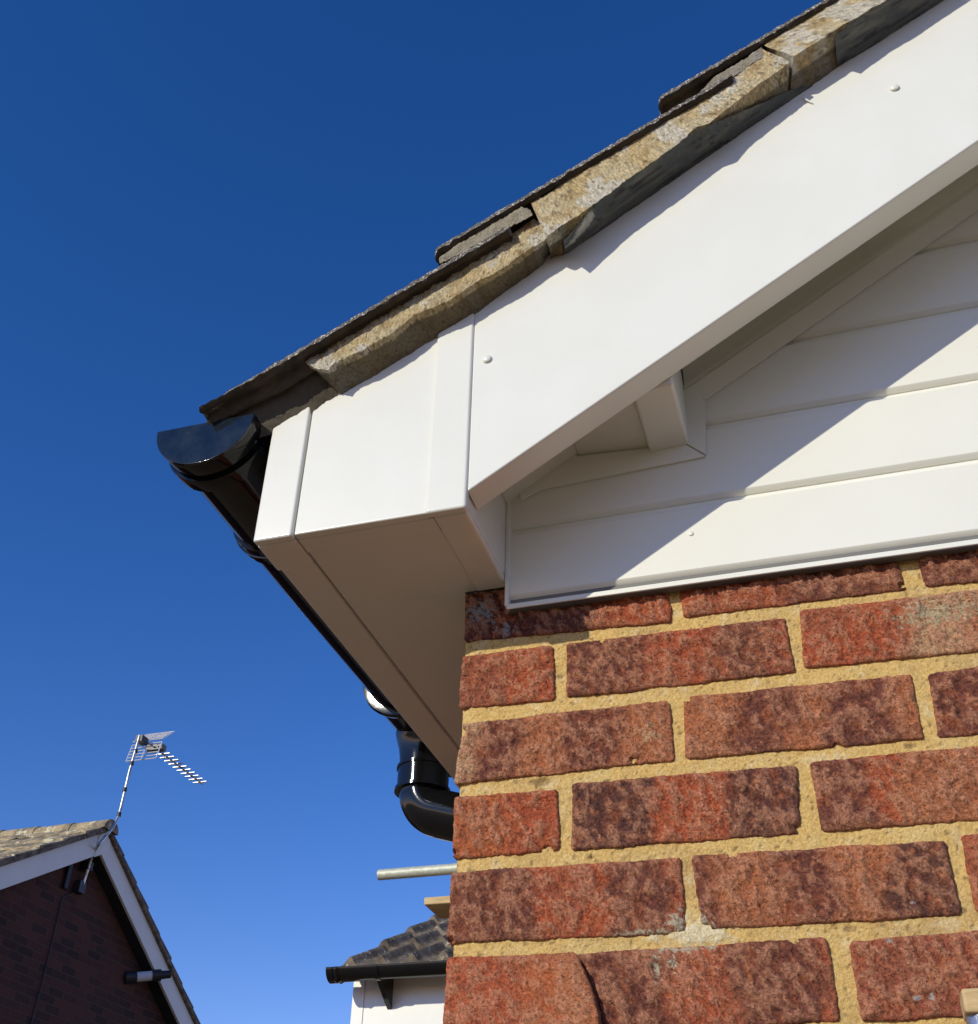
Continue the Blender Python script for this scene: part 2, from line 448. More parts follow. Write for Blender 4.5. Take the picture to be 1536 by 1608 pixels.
# mortar: one slightly uneven sheet behind the bricks' faces, struck almost flush
wall.cur = 1
def mortar_sheet(x0, x1, z0, z1, step):
    nx = int((x1-x0)/step); nz = int((z1-z0)/step)
    vs = []; cs = []
    for j in range(nz+1):
        z = lerp(z0, z1, j/nz)
        for i in range(nx+1):
            x = lerp(x0, x1, i/nx)
            y = 0.0008 + 0.0011 * fbm(x, 1.7, z, 24, 3) + 0.0007 * fbm(x, 7.7, z, 170, 4)
            if x < 0.014: y += (1 - x/0.014) * 0.004
            c = (0.82, 0.57, 0.21)
            c = mixc(c, (0.56, 0.38, 0.17), max(0, fbm(x, 2, z, 18, 4)) * .7)
            c = mixc(c, (0.84, 0.66, 0.30), max(0, fbm(x, 22, z, 30, 4)) * .8)
            c = mixc(c, (0.90, 0.74, 0.44), sstep(.35, .7, fbm(x, 42, z, 60, 4)) * .6)
            c = mixc(c, (0.26, 0.17, 0.07), sstep(.50, .60, fbm(x, 32, z, 190, 3)) * .8)
            e = 1 - math.hypot((x-0.218)/0.045, (z+0.300)/0.016)
            if e > -.5:
                nn = e + .6 * fbm(x, 5, z, 90, 4)
                c = mixc(c, (0.88, 0.78, 0.52), sstep(0.1, .5, nn)); y -= 0.0022 * sstep(0.1, .7, nn)
            for (hx, hz, hr) in ((.0875, -.1545, .0045), (.078, -.1525, .002), (.132, -.2305, .002), (.42, -.154, .003), (.345, -.306, .003), (.107, -.045, .0022), (.221, -.12, .0015)):
                hd = math.hypot((x-hx)*.55, z-hz)
                if hd < hr: y += .004*(1-hd/hr); c = mixc(c, (.25, .17, .08), .6)
            vs.append((x, y, z)); cs.append(c)
    n = nx+1
    wall.add(vs, [(j*n+i, j*n+i+1, (j+1)*n+i+1, (j+1)*n+i) for j in range(nz) for i in range(nx)], cs)
mortar_sheet(0.004, 0.70, -0.40, 0.068, 0.0022)
def slab(a, b): wall.box(a, b, (0.56, 0.36, 0.11))
slab((0.70, 0.002, -0.40), (2.6, 0.09, 0.068))
slab((0.004, 0.002, GROUND), (2.6, 0.09, -0.40))
slab((0.003, 0.006, -0.40), (0.70, 0.0995, 0.066))
slab((0.0035, 0.1005, GROUND), (0.09, 3.1, 0.066))
# the wall carries on above, behind the cladding and soffit
def slab2(a, b): wall.box(a, b, (0.3, 0.1, 0.06))
slab2((0.02, 0.012, 0.0665), (2.6, 0.1, 0.16))
wall.prism([(0.02, 0.16), (2.6, 0.16), (2.6, 0.3 + 2.6*S_), (0.05, 0.26)], 0.012, 0.1)
wall.c += [(0.3, 0.1, 0.06)] * 8
wall.build('wall', [BRICK, MORT], house, angle=60)

# ---- white plastic roofline --------------------------------------------------
ZS = 0.0667                       # underside of the box end
YF = -0.154
def poly(name, pts, y0, y1, m=PVC, parent=house, bevel=0.002, **k):
    mb = MB(); mb.prism(pts, y0, y1)
    return mb.build(name, m, parent, bevel=bevel, **k)
def top(x):                       # underside line of the verge where it meets the white boards
    if x < -0.108: return lerp(0.208, 0.244, (x+0.168)/0.060)
    if x < 0.055: return lerp(0.244, 0.333, (x+0.108)/0.163)
    return 0.333 + 0.639*(x-0.055)
T9 = 0.010
# box end front panel, corner trim, joint trim
poly('front_panel', [(-0.129, ZS), (0.013, ZS), (0.013, top(.013)+T9), (-0.108, top(-.108)+T9), (-0.129, top(-.129)+T9)], -0.1535, -0.143)
mb = MB(); mb.prism([(-0.129, ZS), (0.0162, ZS), (0.0162, ZS+0.006), (-0.129, ZS+0.006)], -0.143, -0.1195)
mb.build('panel_lip', PVC, house, bevel=0.001)
ct = MB(); ct.prism([(-0.1735, ZS-0.002), (-0.1305, ZS-0.002), (-0.1305, top(-.1305)+T9), (-0.1735, top(-.1735)+T9)], -0.1560, -0.1455)
ct.prism([(-0.1735, ZS-0.002), (-0.1305, ZS-0.002), (-0.1305, ZS+0.006), (-0.1735, ZS+0.006)], -0.1455, -0.098)
ct.prism([(-0.1735, ZS+0.006), (-0.1655, ZS+0.006), (-0.1655, 0.20), (-0.1735, 0.20)], -0.1455, -0.098)
ct.build('corner_trim', PVC, house, bevel=0.0028, seg=4)
jt = MB(); jt.prism([(0.0118, ZS-0.002), (0.0540, ZS-0.002), (0.0540, top(.054)+T9), (0.0118, top(.0118)+T9)], -0.1565, -0.146)
jt.build('joint_trim', PVC, house, bevel=0.0032, seg=4)
# return of the box end back to the wall
br = MB(); br.box((0.0165, -0.146, ZS-0.0015), (0.0522, -0.0035, ZS+0.006)); br.box((0.0440, -0.146, ZS+0.006), (0.0522, -0.0035, 0.24))
br.build('box_return', PVC, house, bevel=0.0045, seg=4)
# soffit and fascia
sf = MB(); sf.box((-0.1285, -0.119, ZS+0.0015), (0.0163, -0.002, ZS+0.009)); sf.box((-0.1285, -0.002, ZS+0.0015), (0.003, 3.1, ZS+0.009))
sf.build('soffit_board', PVC, house, bevel=0.0008)
fa = MB(); fa.box((-0.1705, -0.098, ZS), (-0.1310, 3.1, ZS+0.007)); fa.box((-0.1705, -0.098, ZS+0.007), (-0.1610, 3.1, 0.222))
fa.build('fascia_board', PVC, house, bevel=0.002)
# gable barge board: front board with its bottom return, running up the slope
def slope_prism(x0, x1, ua, ub, y0, y1, mb=None):
    """bar along the gable slope; ua, ub = perpendicular heights above the barge board's bottom edge"""
    zb = lambda x: 0.0865 + S_*(x-0.0565)
    mb = mb or MB()
    mb.prism([(x0, zb(x0)+ua/COS), (x1, zb(x1)+ua/COS), (x1, zb(x1)+ub/COS), (x0, zb(x0)+ub/COS)], y0, y1)
    return mb
XE = 2.6
bb = MB(); pf = [(-.1538, 0), (-.1205, 0), (-.1205, .009), (-.1445, .009), (-.1445, .2225), (-.1538, .2225)]
bb.add([(x, y, 0.0865 + S_*(x-0.0565) + u/COS) for x in (.0536, XE) for y, u in pf], [(0,1,2,3), (0,3,4,5), (6,9,8,7), (6,11,10,9)] + [(i, i+6, (i+1) % 6+6, (i+1) % 6) for i in range(6)])
barge = bb.build('barge_board', PVC, house, bevel=0.0022, seg=4)
for (px, py) in ((765, 564), (1405, 138)):
    c = P(px, py, 1, -0.1545)
    m_ = MB(); rs = [0.0052, 0.0052, 0.0046, 0.0032, 0.0005]; ys = [0, -0.0006, -0.0016, -0.0024, -0.0028]
    m_.tube([(c.x, c.y+y, c.z) for y in ys], rs, 24)
    m_.build('screw_cap', PVC, barge, angle=50)
for (px, py) in ((1085, 838),):
    c = P(px, py, 1, -0.0152)
    m_ = MB(); m_.tube([(c.x, c.y+y, c.z) for y in (0, -.001, -.0018)], [0.003, 0.0028, 0.0010], 16)
    m_.build('nail_cap', PVC, house, angle=50)
# peeled sliver of protective film at the shadow edge of the barge board
fl = MB(); a = P(1258, 152, 1, -0.155); b_ = P(1266, 156, 1, -0.157); c_ = P(1276, 162, 1, -0.155)
fl.tube([a, b_, c_], [0.0006, 0.0012, 0.0008], 8)
fl.build('film_sliver', PVC, barge)
# horizontal shiplap cladding of the gable, 102 mm boards with a V groove
zc = 0.0425
k = 0
pitch = 0.1008
while zc < 1.9:
    z0 = zc; z1 = (0.132 if k == 0 else zc + pitch)
    xl = 0.054 if z1 < 0.2 else max(0.054, (z0 - 0.20) / S_)
    cb = MB()
    yb = -0.0152
    prof = [(yb, z0+0.0065), (yb, z1-0.0085), (yb+0.0012, z1-0.0065), (yb+0.0062, z1-0.003), (yb+0.0065, z1+0.004), (yb+0.012, z1+0.004), (yb+0.012, z0+0.0015), (yb+0.0045, z0+0.002), (yb+0.0015, z0+0.0042)]
    x1 = XE; n = len(prof)
    vs = [(xl, y, z) for y, z in prof] + [(x1, y, z) for y, z in prof]
    cb.add(vs, [tuple(range(n)), tuple(range(2*n-1, n-1, -1))] + [(i, i+n, (i+1) % n+n, (i+1) % n) for i in range(n)])
    cb.build('cladding_board', PVC_SAT, house, angle=25)
    zc = z1; k += 1
# drip trim at the foot of the cladding: groove, nose and lip
dt = MB()
dt.box((0.0545, -0.0180, 0.0305), (XE, -0.0158, 0.0362))
dt.build('drip_trim', PVC_SAT, house, bevel=0.0007)
DG = mat('channel_shade_grey', (0.16, 0.155, 0.14), rough=0.6)  # the shadow inside the trim channel, put into a dark grey colour
dg = MB(); dg.box((0.0550, -0.0110, 0.0325), (XE, -0.003, 0.0470)); dg.build('trim_channel', DG, house)
# corner bead where cladding meets the box return
cbd = MB(); cbd.box((0.0524, -0.0185, 0.0340), (0.0572, -0.0020, 0.183)); cbd.build('corner_bead', PVC_SAT, house, bevel=0.001)

# sloping soffit under the gable overhang and the boxed purlin end
def wallp(px, py, y=-0.0175): return P(px, py, 1, y)
sg = MB()
def zg(x, d): return 0.0865 + S_*(x-0.0565) + d
sg.prism([(0.268, zg(.268, .105)), (XE, zg(XE, .105)), (XE, zg(XE, .113)), (0.268, zg(.268, .113))], -0.1440, -0.010)
sg.prism([(0.0525, zg(.0525, .083)), (0.135, zg(.135, .083)), (0.135, zg(.135, .091)), (0.0525, zg(.0525, .091))], -0.1440, -0.010)
sg.build('gable_soffit', PVC_SAT, house, bevel=0.001)
pb = MB(); pb.prism([(0.1352, 0.2190), (0.2140, 0.2135), (0.2140, 0.300), (0.1352, 0.245)], -0.1440, -0.010)
pb.build('purlin_soffit', PVC_SAT, house, bevel=0.001)
pe = MB(); pe.prism([(0.2150, 0.2040), (0.2585, 0.2065), (0.2585, 0.34), (0.2150, 0.31)], -0.1195, -0.0155)
pe.build('purlin_box', PVC_SAT, house, bevel=0.004, seg=4)
# flat angle trims on the cladding round them
def trim(name, pxs, y=-0.0190, t=0.0030):
    q = [P(px, py, 1, y) for px, py in pxs]
    m_ = MB(); m_.hexa(q, (0, t, 0)); return m_.build(name, PVC_SAT, house, bevel=0.0006)
trim('edge_trim', [(816, 768), (902, 712), (909, 723), (846, 769), (817, 786)])
trim('edge_trim', [(905, 716), (1020, 704), (1076, 697), (1108, 716), (846, 769)], y=-0.0186)
trim('edge_trim', [(1070, 606), (1083, 601), (1107, 628), (1109, 714), (1078, 696)], y=-0.0192)
q = [P(1080, 604, 1, -.0188), P(1107, 627, 1, -.0188), P(1536, 328, 1, -.0188), P(1536, 280, 1, -.0188)]
dirv = (q[2]-q[1]); dirv.y = 0; dirv = dirv / dirv.x
q[2] = q[1] + dirv*1.9; q[3] = q[0] + dirv*1.9
m_ = MB(); m_.hexa(q, (0, .0030, 0)); m_.build('edge_trim', PVC_SAT, house, bevel=0.0006)
# cove between that trim and the soffit
cv = MB(); NS = 8; vs = []
for xx in (0.2600, XE):
    for i in range(NS+1):
        a = math.pi/2 * i/NS
        y = -0.0185 - 0.030*(1-math.cos(a)); d = 0.068 + 0.040*math.sin(a)
        vs.append((xx, y, zg(xx, d)))
cv.add(vs, [(i, i+1, NS+1+i+1, NS+1+i) for i in range(NS)])
o = cv.build('cove_trim', PVC_SAT, house); sm = o.modifiers.new('s', 'SOLIDIFY'); sm.thickness = 0.002
# added unseen boards shut the space over the soffits so that no light leaks in
fill = MB(); fill.prism([(-0.160, 0.16), (0.05, 0.17), (XE, zg(XE, .12)), (XE, top(XE)), (0.055, top(.055)), (-0.108, top(-.108)), (-0.160, top(-.160))], -0.1430, -0.1400)
fill.build('light_block_board', FIBRE, house)
ub = MB(); ub.prism([(-0.158, 0.208), (0.05, 0.335), (XE, top(XE)+0.005), (XE, top(XE)+0.012), (0.05, 0.342), (-0.158, 0.215)], -0.148, 3.1)
ub.build('light_block_sheet', FIBRE, house)

# ---- roof ---------------------------------------------------------------------
roof = thing('roof_tmp', '', '')
bpy.data.objects.remove(roof)
roof = bpy.data.objects.new('roof', None); S.collection.objects.link(roof); roof.parent = house; roof.location = (0, 0, 0)
def rpar(o): return o
YT = -0.200; t0_ = P(313, 640, 1, YT); t2_ = P(1033, 152, 1, YT)
TG = (t2_.x-t0_.x)/2; TZ = (t2_.z-t0_.z)/2; TS = 0.535
def tile_course(i, y0, y1, name, m, fine, wave=True):
    x0 = t0_.x + TG*i; zt = t0_.z + .001 + TZ*i
    L = 0.345; nx = max(2, int(L/fine)); ny = max(2, int((y1-y0)/min(fine, 0.01)))
    def prof(y):
        if not wave: return 0
        t = (y - YT) % 0.30
        return 0.018 * math.exp(-((t-0.10)/0.022)**2) + 0.018 * math.exp(-((t-0.25)/0.022)**2)
    vs = []
    for side in (0, 1):
        for a in range(nx+1):
            for b in range(ny+1):
                y = lerp(y0, y1, b/ny); x = x0 + L*a/nx
                z = zt + TS*(x-x0) + prof(y)
                if side:
                    z -= lerp(0.0078, 0.015, sstep(YT+0.012, YT+0.022, y)) if y0 < -.1 else 0.015
                    if a == 0 and i > 0: z -= 0.008
                    if i == 0: z += 0.007 * (1 - sstep(0.0, 0.09, x-x0))
                    z -= 0.0028*math.sin((y-YT)*330) * (1 if y < -0.13 else 0)
                rr = 0.0012 * fbm(x, y, z, 140, 4)
                if a == 0 and side == 0: z -= 0.003
                if a == 0: x += 0.002*fbm(x, y, z, 60, 4)
                if b == 0 and y0 < -0.1: y += 0.0016*fbm(x, 3, z, 130, 4) + (0.0015 if side == 0 else 0)
                vs.append((x, y, z + rr))
    n = ny+1; K = (nx+1)*n; fs = []; mi = []
    for a in range(nx):
        for b in range(ny):
            q = (a*n+b, a*n+b+1, (a+1)*n+b+1, (a+1)*n+b)
            fs.append(q); fs.append(tuple(K+k for k in q[::-1]))
    for a in range(nx):
        fs.append((a*n, (a+1)*n, K+(a+1)*n, K+a*n)); fs.append((a*n+ny, K+a*n+ny, K+(a+1)*n+ny, (a+1)*n+ny))
    for b in range(ny):
        fs.append((b, K+b, K+b+1, b+1)); fs.append((nx*n+b, nx*n+b+1, K+nx*n+b+1, K+nx*n+b))
    mb = MB(); mb.add(vs, fs)
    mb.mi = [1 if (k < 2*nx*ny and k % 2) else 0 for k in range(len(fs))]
    return mb.build(name, [m, TILEU], roof, angle=40)
roof.matrix_parent_inverse = Matrix.Identity(4)
for i in range(0, 10):
    tile_course(i, YT, 0.100, 'verge_tile', TILE, 0.003 if i < 4 else 0.02)
mbt = None
for i in range(0, 10):
    tile_course(i, 0.102, 3.1, 'tile_course', TILE, 0.03)

# ---- verge bedding: lofts through measured edges --------------------------------
def resample(pl, n):
    pl = [Vector(p) for p in pl]
    d = [0]
    for a, b in zip(pl, pl[1:]): d.append(d[-1] + (b-a).length)
    out = []; j = 0
    for i in range(n):
        t = d[-1]*i/(n-1)
        while j < len(d)-2 and d[j+1] < t: j += 1
        s = (t-d[j]) / max(1e-9, d[j+1]-d[j])
        out.append(pl[j].lerp(pl[j+1], min(1, max(0, s))))
    return out
def loft(name, lines, m, parent, n=200, sub=10, amp=0.0015, freq=90, seed=1, colf=None, closed=True, ripple=0, lab=None):
    R = [resample(l, n) for l in lines]
    if closed: R.append(R[0])
    rows_ = []
    for a, b in zip(R, R[1:]):
        for k in range(sub):
            rows_.append([p.lerp(q, k/sub) for p, q in zip(a, b)])
    if not closed: rows_.append(R[-1])
    nr = len(rows_)
    vs = []; cs = []
    for rw in rows_:
        for i, p in enumerate(rw):
            dd = noise.noise_vector(p*freq + Vector((seed, 0, 0)))*amp*.8 + noise.noise_vector(p*freq*3.1)*amp*.5 + noise.noise_vector(p*freq*7)*amp*.35 + noise.noise_vector(p*freq*.3)*amp*.5
            vs.append(p + dd); cs.append(colf(p) if colf else (0.4, 0.3, 0.15))
    fs = []
    lim = nr if closed else nr-1
    for r in range(lim):
        r2 = (r+1) % nr
        for i in range(n-1):
            fs.append((r*n+i, r*n+i+1, r2*n+i+1, r2*n+i))
    if closed:
        fs.append(tuple(r*n for r in range(nr))); fs.append(tuple(r*n+n-1 for r in range(nr))[::-1])
    mb = MB(); mb.add(vs, fs, cs)
    return mb.build(name, m, parent, angle=70, label=lab)
def PL(pts, y): return [P(px, py, 1, y) for px, py in pts]
def ext(l, dx=1.9):                # carry a line on up the slope past the frame
    l = list(l); e = l[-1]; l.append(e + Vector((dx, 0, dx*S_))); return l
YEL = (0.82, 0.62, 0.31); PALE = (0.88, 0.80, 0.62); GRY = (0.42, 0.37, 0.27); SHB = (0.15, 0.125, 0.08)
def bedcol(pale=0.0):
    def f(p):
        c = mixc(YEL, (0.84, 0.71, 0.44), .5+fbm(p.x, 4, p.z, 30, 4))
        c = mixc(c, (0.48, 0.31, 0.12), max(0, fbm(p.x, 14, p.z, 60, 4)))
        c = mixc(c, PALE, sstep(0.22-pale, 0.30-pale, fbm(p.x+2, 9, p.z, 22, 5)*.8))
        g_ = fbm(p.x, p.y, p.z, 420, 3)
        c = tuple(q_ * (1 + .5*g_) for q_ in c)
        c = mixc(c, (0.22, 0.15, 0.07), sstep(.42, .6, fbm(p.x, p.y+3, p.z, 210, 3)) * .8)
        return c if p.y < -0.178 else mixc(c, SHB, 0.75)  # underside of the bed darkened: its shade is put into the colour
    return f
m1_top = [(479,563),(485,555),(518.8,536),(570.8,507),(620,478),(660,453),(723,415),(786,378),(838,344),(853,352),(859,366)]
m1_low = [(481,572),(500,580),(514.6,581),(529,567.5),(570.8,548.8),(620,519.6),(650,494),(702,473),(744,446),(786,423),(840,386),(860,374)]
m1_bk = [(506,588),(514,604),(522,613),(534,622),(560,607),(600,583),(650,553),(700,523),(744,496),(800,455),(852,418),(862,400)]
beds = MB()
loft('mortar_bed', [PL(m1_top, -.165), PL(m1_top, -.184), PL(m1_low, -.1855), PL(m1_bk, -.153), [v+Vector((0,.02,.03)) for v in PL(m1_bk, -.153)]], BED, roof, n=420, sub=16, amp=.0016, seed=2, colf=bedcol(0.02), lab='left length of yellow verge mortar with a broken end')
m2_top = [(834,318),(869,299),(893,280),(920.4,265.4),(960,240.4),(993,219.6),(1030.8,191.5),(1087,157),(1122.5,132),(1160,110),(1190,92),(1197.7,77),(1212.8,56),(1260.6,28),(1310.8,0),(1345,-18)]
m2_low = [(858,371),(868,366),(878,358),(943.3,313.3),(989,280),(1030.8,250.8),(1068.3,221.7),(1093,200.8),(1114,192.5),(1130.8,180),(1160,157),(1187.7,135.7),(1226,108),(1245.5,90),(1300.8,54),(1358.5,18.8),(1391,0),(1420,-18)]
m2_bk = [(866,408),(872,404),(886,400),(940,364),(1000,322),(1060,281),(1107,249),(1160,212),(1210,178),(1260,146),(1320,104),(1380,65),(1440,26),(1480,0),(1510,-18)]
def m2col(p):
    c = bedcol(0.10 + .12*sstep(.30, .45, p.x))(p)
    return c
ka = 11; kb = 13
def bed2(t, l, b, nn, sd, yo, e, lab):
    E_ = ext if e else (lambda q: q)
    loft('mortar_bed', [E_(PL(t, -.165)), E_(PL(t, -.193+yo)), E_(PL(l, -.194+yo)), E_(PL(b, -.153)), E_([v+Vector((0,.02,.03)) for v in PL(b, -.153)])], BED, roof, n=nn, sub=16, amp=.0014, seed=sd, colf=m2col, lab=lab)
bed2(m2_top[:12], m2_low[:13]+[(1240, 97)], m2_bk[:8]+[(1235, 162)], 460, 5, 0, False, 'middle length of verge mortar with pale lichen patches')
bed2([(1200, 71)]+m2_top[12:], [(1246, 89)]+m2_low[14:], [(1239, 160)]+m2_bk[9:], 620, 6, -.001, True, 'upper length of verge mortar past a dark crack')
# brown mortar stub hanging in the gap between the two lengths
stub = [PL([(859,368),(876,358)], -.188), PL([(864,398),(885,397)], -.163), PL([(866,404),(886,402)], -.150), PL([(859,368),(876,358)], -.150)]
loft('mortar_stub', stub, BED, roof, n=14, sub=6, amp=.0012, seed=8, colf=lambda p: (0.33, 0.23, 0.10))
# grey mortar lumps under the tails of the upper tiles
loft('mortar_lump', [PL([(689,405),(723,382),(773,351),(819,326),(834,331)], -.175), PL([(689,405),(723,382),(773,351),(819,326),(834,331)], -.195), PL([(690,414),(734,392),(786,363),(836,338)], -.195), PL([(690,414),(734,392),(786,363),(836,338)], -.175)], BED, roof, n=120, sub=5, amp=.0016, seed=11, colf=lambda p: mixc(GRY, (0.55, 0.48, 0.34), .5+fbm(p.x, 1, p.z, 80, 3)))
loft('mortar_lump', [PL([(1085,160),(1120,122),(1160,98),(1196,73)], -.175), PL([(1085,160),(1120,122),(1160,98),(1196,73)], -.194), PL([(1090,162),(1130,132),(1165,112),(1200,88)], -.194), PL([(1090,162),(1130,132),(1165,112),(1200,88)], -.175)], BED, roof, n=120, sub=5, amp=.0016, seed=12, colf=lambda p: mixc(GRY, (0.5, 0.47, 0.4), .3+fbm(p.x, 1, p.z, 80, 3)))
# slates of the undercloak
SM0 = P(893, 388, 1, -.170); SM1 = P(925, 343, 1, -.186)
def slcol(p):
    c = (0.070, 0.078, 0.078)
    st_ = fbm(p.x*.25 + p.z*.1, p.y*2.2, (p.z-p.x*.637)*3, 60, 4)
    c = mixc(c, (0.21, 0.20, 0.17), max(0, st_)*.8)
    c = mixc(c, (0.02, 0.02, 0.02), sstep(.25, .5, fbm(p.x*.12, p.y*3, (p.z-p.x*.637)*5, 70, 3)))
    t = max(0, min(1, (p-SM0).dot(SM1-SM0)/(SM1-SM0).length_squared)); d = (p - SM0.lerp(SM1, t)).length
    return mixc(c, (0.42, 0.42, 0.39), sstep(0, .003, .0045 + .006*t - d + .004*fbm(p.x, p.y, p.z, 160, 4)))
def slate(name, up, lo, yu, yl, lab):
    U = [P(px, py, 1, y) for (px, py), y in zip(up, yu)]; Lo = [P(px, py, 1, yl) for px, py in lo]
    off = Vector((0, -.0012, -.0022))
    a = [v+off for v in U]; b = [v+off for v in Lo]
    return loft(name, [a, b, [v+Vector((0,.012,.010)) for v in b], [v+Vector((0,.012,.010)) for v in a]], SLATE, roof, n=420, sub=14, amp=.0009, seed=3, freq=70, lab=lab, colf=slcol)
slate('undercloak_slate', [(885,378),(943,313.5),(989,280.5),(1030,251.5),(1068,222.5),(1093,204),(1114,196),(1150,181),(1200,160),(1240,141),(1274,130)], [(888,398),(940,364),(1000,322),(1060,281),(1107,249),(1160,212),(1210,178),(1240,158),(1276,134)],
      [-.190]+[-.1945]*6+[-.184,-.172,-.164,-.156], -.1530, 'dark slate with a pale smear under the mortar')
U2 = [(1312,56),(1358.5,22),(1391,3),(1420,-16)]
u2 = [P(px, py, 1, -.1945) for px, py in U2]; l2 = [P(px, py, 1, -.1535) for px, py in [(1314,104),(1380,65),(1440,26),(1480,0),(1510,-18)]]
off = Vector((0, -.0015, -.003))
a = ext([v+off for v in u2], .3); b = ext([v+off for v in l2], .3)
loft('undercloak_slate', [a, b, [v+Vector((0,.012,.010)) for v in b], [v+Vector((0,.012,.010)) for v in a]], SLATE, roof, n=420, sub=14, amp=.0009, seed=4, freq=70, colf=slcol, lab='grey slate edge at the top of the picture')
# old fibre undercloak and bare batten ends at the eaves, under the first tile
vt = [(330,652),(360,640),(400,618),(440,592),(478,567),(540,538)]
vm = [(350,672),(400,645),(440,618),(500,590),(540,566)]
vb = [(400,690),(420,684),(437,676),(462,663),(500,640),(545,612)]
loft('old_undercloak', [PL(vt, -.176), PL(vm, -.168), PL(vb, -.1535), [v+Vector((0,.02,.02)) for v in PL(vb, -.1535)], [v+Vector((0,.02,0)) for v in PL(vt, -.172)]], FIBRE, roof, n=120, sub=8, amp=.0014, seed=6)

# ================================================================== GUTTER
GX = -0.2435; GZ = 0.2195
gut = thing('gutter', 'glossy black half-round gutter with a closed end fixed along the white fascia', 'gutter', (GX, 0, GZ))
def half(mb, prof, n=40, inner=0.0022, a0=0, a1=math.pi, xs=1.0):
    """half-round channel; prof = list of (y, radius)"""
    vs = []
    for (y, r) in prof:
        for k in range(n+1):
            a = a0 + (a1-a0)*k/n
            vs.append((GX - math.cos(a)*r*xs, y, GZ - math.sin(a)*r*0.95))
    for (y, r) in prof:
        for k in range(n+1):
            a = a0 + (a1-a0)*k/n
            vs.append((GX - math.cos(a)*(r-inner)*xs, y, GZ - math.sin(a)*(r-inner)*0.95))
    m = n+1; K = len(prof)*m; fs = []
    for i in range(len(prof)-1):
        for k in range(n):
            q = (i*m+k, i*m+k+1, (i+1)*m+k+1, (i+1)*m+k)
            fs.append(q); fs.append(tuple(K+t for t in q[::-1]))
        fs.append((i*m, (i+1)*m, K+(i+1)*m, K+i*m)); fs.append((i*m+n, K+i*m+n, K+(i+1)*m+n, (i+1)*m+n))
    for k in range(n):
        fs.append((k, K+k, K+k+1, k+1)); e = (len(prof)-1)*m
        fs.append((e+k, e+k+1, K+e+k+1, K+e+k))
    mb.add(vs, fs); return mb
GE = 0.70
ch = MB(); half(ch, [(-0.15, .0535), (GE, .0535)]); ch.build('gutter_channel', BLACK, gut, angle=30)
cap = MB()
half(cap, [(-0.1755, .0588), (-0.1745, .0592), (-0.1560, .0578), (-0.1552, .0550), (-0.1505, .0548), (-0.1498, .0610), (-0.1470, .0622), (-0.1300, .0612), (-0.1288, .0560)])
capo = cap.build('end_cap', BLACK, gut, angle=30)
disc = MB(); n = 48
pts = [(GX - math.cos(math.pi*k/n)*.0590, GZ - math.sin(math.pi*k/n)*.0590*.95) for k in range(n+1)]
disc.prism(pts[::-1], -0.1790, -0.1750)
disc.build('cap_plate', BLACKD, capo, bevel=0.0006, label='flat dusty face of the gutter end')
bk = MB(); half(bk, [(-0.003, .0565), (-0.002, .0578), (0.026, .0578), (0.027, .0565)], inner=.003)
half(bk, [(0.008, .0575), (0.009, .0600), (0.015, .0600), (0.016, .0575)], inner=.004)
bk.box((GX+.050, -.003, GZ-.05), (-0.1710, .027, GZ+.004))
bk.build('gutter_bracket', BLACK, gut, angle=30)
# running outlet
PY = 0.545
ro = MB(); half(ro, [(PY-.112, .0545), (PY-.111, .0640), (PY-.104, .0660), (PY-.097, .0640), (PY-.096, .0600), (PY+.098, .0600), (PY+.099, .0650), (PY+.108, .0650), (PY+.109, .0545)], inner=.005)
ro.build('running_outlet', BLACK, gut, angle=30)
fn_ = MB()
# funnel dropping from the outlet to the pipe
zs = [GZ-.044, GZ-.052, GZ-.060, GZ-.068, GZ-.078, GZ-.090, GZ-.110]
rs = [.047, .0455, .043, .0405, .0388, .0376, .0372]
fn_.tube([(GX, PY, z) for z in zs], rs, 48, cap=False)
fn_.build('outlet_spout', BLACK, gut, angle=40)
# ================================================================== DOWNPIPE
dp = thing('downpipe', 'glossy black offset downpipe bend below the gutter outlet, going behind the brick corner', 'downpipe', (GX, PY, GZ-.1))
ZC1 = GZ-.102; ZC2 = GZ-.135
so_ = MB()
so_.tube([(GX, PY, z) for z in (ZC1+.004, ZC1+.003, ZC1-.001, ZC1-.0015, ZC2+.002, ZC2+.001, ZC2-.004, ZC2-.005)], [.0375, .0412, .0412, .0392, .0392, .0425, .0425, .036], 56)
so_.build('pipe_socket', BLACK, dp, angle=40)
bd = MB()
ang = math.radians(73)
path = [(GX, PY, ZC2)]
R_ = 0.039
zc_ = ZC2-.001
for k in range(0, 17):
    t = ang*k/16
    path.append((GX + R_*(1-math.cos(t)), PY, zc_ - R_*math.sin(t)))
dx = math.sin(ang); dz = -math.cos(ang)
last = Vector(path[-1])
path.append(tuple(last + Vector((dx, 0, dz))*.02))
bd.tube(path, [.0365, .0365] + [.0350]*(len(path)-2), 56)
bd.build('pipe_bend', BLACK, dp, angle=40)
sp = MB(); st = last + Vector((dx, 0, dz))*.004
sp.tube([st, st + Vector((dx, 0, dz))*.0005, st + Vector((dx, 0, dz))*.12], [.0352, .0357, .0357], 56)
e = st + Vector((dx, 0, dz))*.12
lowp = [tuple(e)]
for k in range(1, 13):
    t = ang*(1-k/12); lowp.append((e.x + R_*(math.sin(0)+ (math.cos(t)-math.cos(ang)) ), PY, e.z - R_*(math.sin(ang)-math.sin(t)) ))
lowp.append((lowp[-1][0], PY, GROUND+.02))
sp.build('offset_pipe', BLACK, dp, angle=40)
lp = MB(); lp.tube([Vector(p) for p in lowp], .034, 40); lp.build('lower_pipe', BLACK, dp, angle=40)

